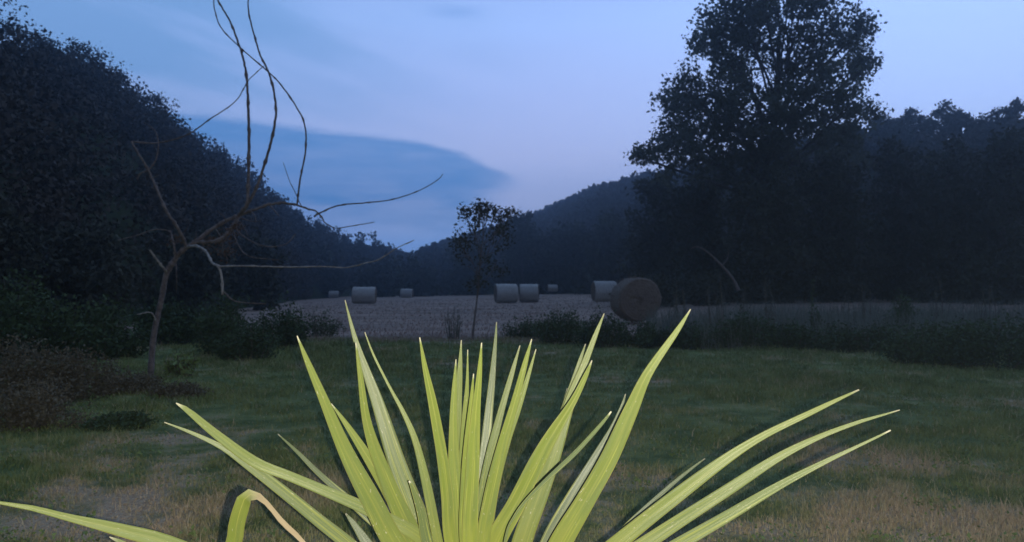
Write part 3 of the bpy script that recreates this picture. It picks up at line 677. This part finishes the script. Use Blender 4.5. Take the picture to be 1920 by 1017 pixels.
KD = 1.3   # the plant's depths below are for a crown 1.38 m away; it stands 1.8 m away
PB = np.array([at(925, 1230, 1.38 * KD)[0], 1.38 * KD, 0.0]); PB[2] = float(gz(PB[0], PB[1]))
plant = empty('sword_leaf_plant', PB); tag(plant, 'bright yellow-green plant with long sword leaves fanning up in the foreground', 'plant')
def leaf(pts, Yt, Yr=None, dry=0, lift=0.0, fold=.17, label=None, roll=0.0):
    """pts: (px, py, width px) from tip to base; Yt tip depth, Yr depth at the crown"""
    Yr = Yr or 1.38; pts = [tuple(p) for p in pts][::-1]
    # continue to the crown of the plant
    x, y, w = pts[0]; rx = 925 + np.clip((x - 925) * .16, -34, 34) ; ry = 1235 + rng.uniform(-30, 25)
    if y < ry - 30: pts = [(rx, ry, 20)] + [((x + rx) / 2 + (x - rx) * .06, (y + ry) / 2, max(w * .95, 22))] * (ry - y > 90) + pts
    P = np.array(pts, float); L_ = np.r_[0, np.cumsum(np.hypot(np.diff(P[:, 0]), np.diff(P[:, 1])))]; s = L_ / L_[-1]
    W3 = []
    for (x, y, w), q in zip(pts, s):
        Yq = KD * (Yr + (Yt - Yr) * q ** 1.3); p = at(x, y, Yq); W3.append([*p, (.70 if w > 12 else .8) * w / FPX * Yq])
    n = 44; Z = spline(W3, n); C3 = Z[:, :3]; w = np.maximum(Z[:, 3], .0006) * (1 + .03 * np.sin(np.linspace(0, 19, n) + pts[0][0]))
    T = np.gradient(C3, axis=0); T /= np.linalg.norm(T, axis=1)[:, None]
    view = C3 - np.array([0, 0, CAMZ]); view /= np.linalg.norm(view, axis=1)[:, None]
    A = np.cross(T, view); A /= np.linalg.norm(A, axis=1)[:, None]; Nn = np.cross(A, T)
    cr, sr = math.cos(roll), math.sin(roll); A, Nn = A * cr + Nn * sr, Nn * cr - A * sr
    us = np.array([0, .17, .34, .5, .66, .83, 1.0]); V = []; UV = []
    q = np.linspace(0, 1, n)
    for uu in us:
        off = (uu - .5) * w * (1 / max(cr, .5)); dep = fold * w * (.5 - abs(uu - .5)) * 1.0
        V.append(C3 + A * off[:, None] + Nn * (dep * (1 if fold >= 0 else 1))[:, None] + Nn * (np.sin(q * 23 + uu * 5) * w * .015)[:, None])
        UV.append(np.c_[np.full(n, uu), q])
    V = np.vstack(V) - PB; UV = np.vstack(UV); m = len(us)
    i, j = np.meshgrid(np.arange(m - 1), np.arange(n - 1), indexing='ij')
    F = np.stack([i * n + j, (i + 1) * n + j, (i + 1) * n + j + 1, i * n + j + 1], -1).reshape(-1, 4)
    dr = np.tile(np.clip((q - (1 - dry)) / .04, 0, 1), m) if dry else np.zeros(n * m)
    me = meshnp('leaf', V, F, True, attrs={'dry': dr, 'lift': np.full(n * m, lift)}, uv=UV)
    o = link('leaf', me, M['leaf'], plant); md = o.modifiers.new('thickness', 'SOLIDIFY'); md.thickness = .0009; md.offset = 0
    if label: o['label'] = label
    return o
leaf([(-90, 922, 2), (0, 943, 7), (60, 953, 12), (130, 971, 18), (230, 995, 32), (330, 1025, 42), (520, 1110, 46)], 1.0, lift=.1)
leaf([(582, 1032, 7), (555, 1003, 13), (530, 980, 12), (508, 953, 10), (493, 937, 14), (479, 929, 20), (462, 931, 36), (451, 957, 40), (442, 1000, 42), (448, 1060, 44), (560, 1190, 40)], 1.02, 1.30, dry=.20, lift=.0, fold=.12, label='leaf bent over double with a dry tan tip')
leaf([(330, 756, 2), (352, 770, 12), (406, 815, 22), (478, 867, 28), (540, 892, 25), (600, 917, 26), (690, 956, 32), (790, 1010, 36), (850, 1080, 40)], 1.12, 1.36, lift=.35)
leaf([(308, 792, 2), (360, 812, 8), (415, 838, 12), (460, 868, 22), (531, 922, 30), (600, 978, 32), (665, 1030, 34), (790, 1140, 38)], 1.18, 1.36, lift=.6)
leaf([(521, 814, 2), (560, 850, 8), (600, 890, 14), (680, 960, 24), (745, 1020, 30)], 1.5, 1.42, lift=.9)
leaf([(557, 630, 2), (575, 675, 12), (605, 745, 24), (650, 850, 40), (700, 945, 52), (740, 1020, 58), (820, 1140, 56)], 1.15, 1.34, lift=.2)
leaf([(621, 757, 2), (650, 797, 14), (690, 858, 26), (740, 940, 40), (785, 1030, 46)], 1.28, 1.38, lift=0)
leaf([(667, 643, 2), (675, 700, 14), (690, 800, 24), (725, 900, 40), (765, 990, 52), (800, 1060, 54)], 1.22, 1.37, lift=.1)
leaf([(647, 563, 2), (655, 595, 6), (672, 655, 16), (708, 755, 32), (745, 870, 46), (780, 960, 54), (810, 1040, 56)], 1.40, 1.41, lift=.55)
leaf([(684, 623, 2), (700, 665, 5), (730, 725, 6), (757, 775, 10), (780, 830, 18), (800, 910, 24), (818, 1000, 26), (830, 1050, 28)], 1.30, 1.35, lift=.2)
leaf([(767, 902, 3), (776, 920, 14), (790, 965, 22), (806, 1030, 30)], 1.25, 1.33, lift=.7)
leaf([(787, 633, 2), (797, 690, 14), (812, 760, 24), (828, 850, 28), (838, 930, 32), (846, 1017, 34)], 1.18, 1.30, lift=0, fold=.4)
leaf([(865, 638, 2), (862, 700, 14), (858, 780, 22), (856, 870, 32), (858, 1020, 36)], 1.32, 1.36, lift=.3)
leaf([(855, 674, 2), (852, 730, 12), (850, 800, 22), (853, 900, 36), (862, 1020, 40)], 1.24, 1.31, lift=.05)
leaf([(877, 656, 2), (876, 720, 8), (872, 790, 18), (868, 900, 30), (868, 1020, 34)], 1.27, 1.33, lift=.15)
leaf([(888, 701, 2), (884, 750, 10), (878, 830, 22), (874, 930, 34), (876, 1020, 38)], 1.15, 1.26, lift=0)
leaf([(903, 643, 2), (899, 700, 14), (892, 780, 24), (886, 880, 36), (882, 1020, 42)], 1.12, 1.24, lift=0, fold=.35)
leaf([(931, 604, 2), (929, 640, 7), (922, 720, 18), (914, 800, 24), (904, 900, 28), (894, 1020, 30)], 1.52, 1.40, lift=.8)
leaf([(975, 648, 2), (960, 700, 11), (940, 770, 18), (920, 850, 24), (903, 940, 28), (892, 1030, 30)], 1.35, 1.36, lift=.5)
leaf([(997, 636, 2), (985, 680, 12), (965, 755, 20), (938, 850, 30), (918, 940, 36), (905, 1030, 38)], 1.20, 1.30, lift=.05)
leaf([(1005, 655, 2), (992, 700, 9), (972, 765, 16), (950, 830, 20), (925, 930, 24), (912, 1030, 28)], 1.28, 1.33, lift=.2)
leaf([(1133, 588, 2), (1118, 625, 10), (1095, 685, 18), (1070, 750, 28), (1040, 845, 40), (1010, 930, 50), (975, 1030, 54)], 1.38, 1.38, lift=.2)
leaf([(1098, 645, 2), (1088, 675, 8), (1075, 715, 13), (1055, 775, 18), (1030, 850, 24), (1000, 940, 30), (975, 1030, 32)], 1.44, 1.40, lift=.35)
leaf([(1110, 676, 2), (1098, 705, 11), (1075, 752, 20), (1036, 815, 34), (1005, 870, 42), (968, 945, 50), (925, 1030, 54)], 1.22, 1.30, lift=0, fold=.4)
leaf([(1146, 772, 3), (1128, 795, 8), (1080, 848, 10), (1030, 895, 10), (990, 935, 8), (965, 968, 6), (948, 1010, 6)], 1.05, 1.22, dry=.0, lift=1.0, label='thin brownish dry leaf crossing in front')
leaf([(1173, 739, 2), (1165, 765, 8), (1148, 805, 16), (1115, 860, 22), (1070, 935, 30), (1020, 1030, 36)], 1.46, 1.42, lift=1.0)
leaf([(1295, 580, 2), (1270, 620, 12), (1215, 700, 26), (1183, 770, 38), (1142, 860, 46), (1097, 940, 52), (1045, 1030, 58)], 1.18, 1.30, lift=.1, fold=.22)
leaf([(1611, 731, 3), (1570, 750, 8), (1522, 773, 12), (1428, 819, 19), (1350, 869, 28), (1256, 940, 37), (1165, 1013, 43), (1050, 1110, 46)], 1.15, 1.30, lift=.15)
leaf([(1687, 769, 2), (1650, 780, 5), (1612, 791, 8), (1537, 819, 14), (1459, 858, 21), (1366, 918, 29), (1235, 1003, 37), (1080, 1110, 44)], 1.08, 1.28, lift=.4)
leaf([(1670, 807, 3), (1640, 822, 5), (1600, 841, 7), (1537, 871, 12), (1459, 912, 20), (1366, 967, 28), (1285, 1014, 34), (1120, 1110, 38)], 1.02, 1.25, lift=.6)
leaf([(1322, 860, 2), (1295, 880, 6), (1256, 912, 9), (1187, 975, 12), (1130, 1035, 14)], 1.5, 1.42, lift=1.0)
leaf([(1064, 728, 2), (1060, 745, 5), (1052, 775, 9), (1035, 830, 14), (1000, 930, 18)], 1.5, 1.42, lift=.8)
leaf([(648, 963, 3), (665, 985, 16), (700, 1035, 26)], 1.48, 1.42, lift=.9)
leaf([(205, 1007, 2), (225, 1016, 10), (260, 1034, 14), (400, 1110, 24)], 1.15, 1.35, lift=.5)
# lower leaves below the frame, so the crown is whole
for a in np.linspace(-1, 1, 9):
    leaf([(925 + a * 520 + 20, 1190 + rng.uniform(-30, 60) + 60 * abs(a), 2), (925 + a * 380, 1160 + rng.uniform(-20, 40), 24), (925 + a * 200, 1170, 38)], 1.38 + rng.uniform(-.35, .35), 1.38, lift=.5)
mb = MB(); top = at(925, 1245, 1.38 * KD) - PB; s = np.linspace(0, 1, 16)[:, None]
P = top * s + np.array([0, 0, -.03]) * (1 - s); P[:, 0] += np.sin(s[:, 0] * 3) * .02
mb.tube(P, .033 + .006 * np.cos(np.arange(16) * 2.1) + .012 * (1 - s[:, 0]) ** 3, 14); mb.build('trunk', M['bark'], plant)

# ------------------------------------------------------------------ evening haze
bpy.ops.mesh.primitive_cube_add(size=1, location=(0, 350, 44)); hz = bpy.context.object; hz.name = 'haze'; hz.scale = (860, 590, 74)
hz.location = (0, 240, 35); tag(hz, 'thin blue evening haze in the valley air', 'haze', kind='stuff')
m = bpy.data.materials.new('haze'); m.use_nodes = True; t = m.node_tree; t.nodes.remove(t.nodes['Principled BSDF'])
pv = t.nodes.new('ShaderNodeVolumePrincipled'); pv.inputs['Density'].default_value = .0018; pv.inputs['Color'].default_value = (.50, .72, 1, 1)
pv.inputs['Anisotropy'].default_value = .85
t.links.new(pv.outputs[0], t.nodes['Material Output'].inputs['Volume']); hz.data.materials.append(m)
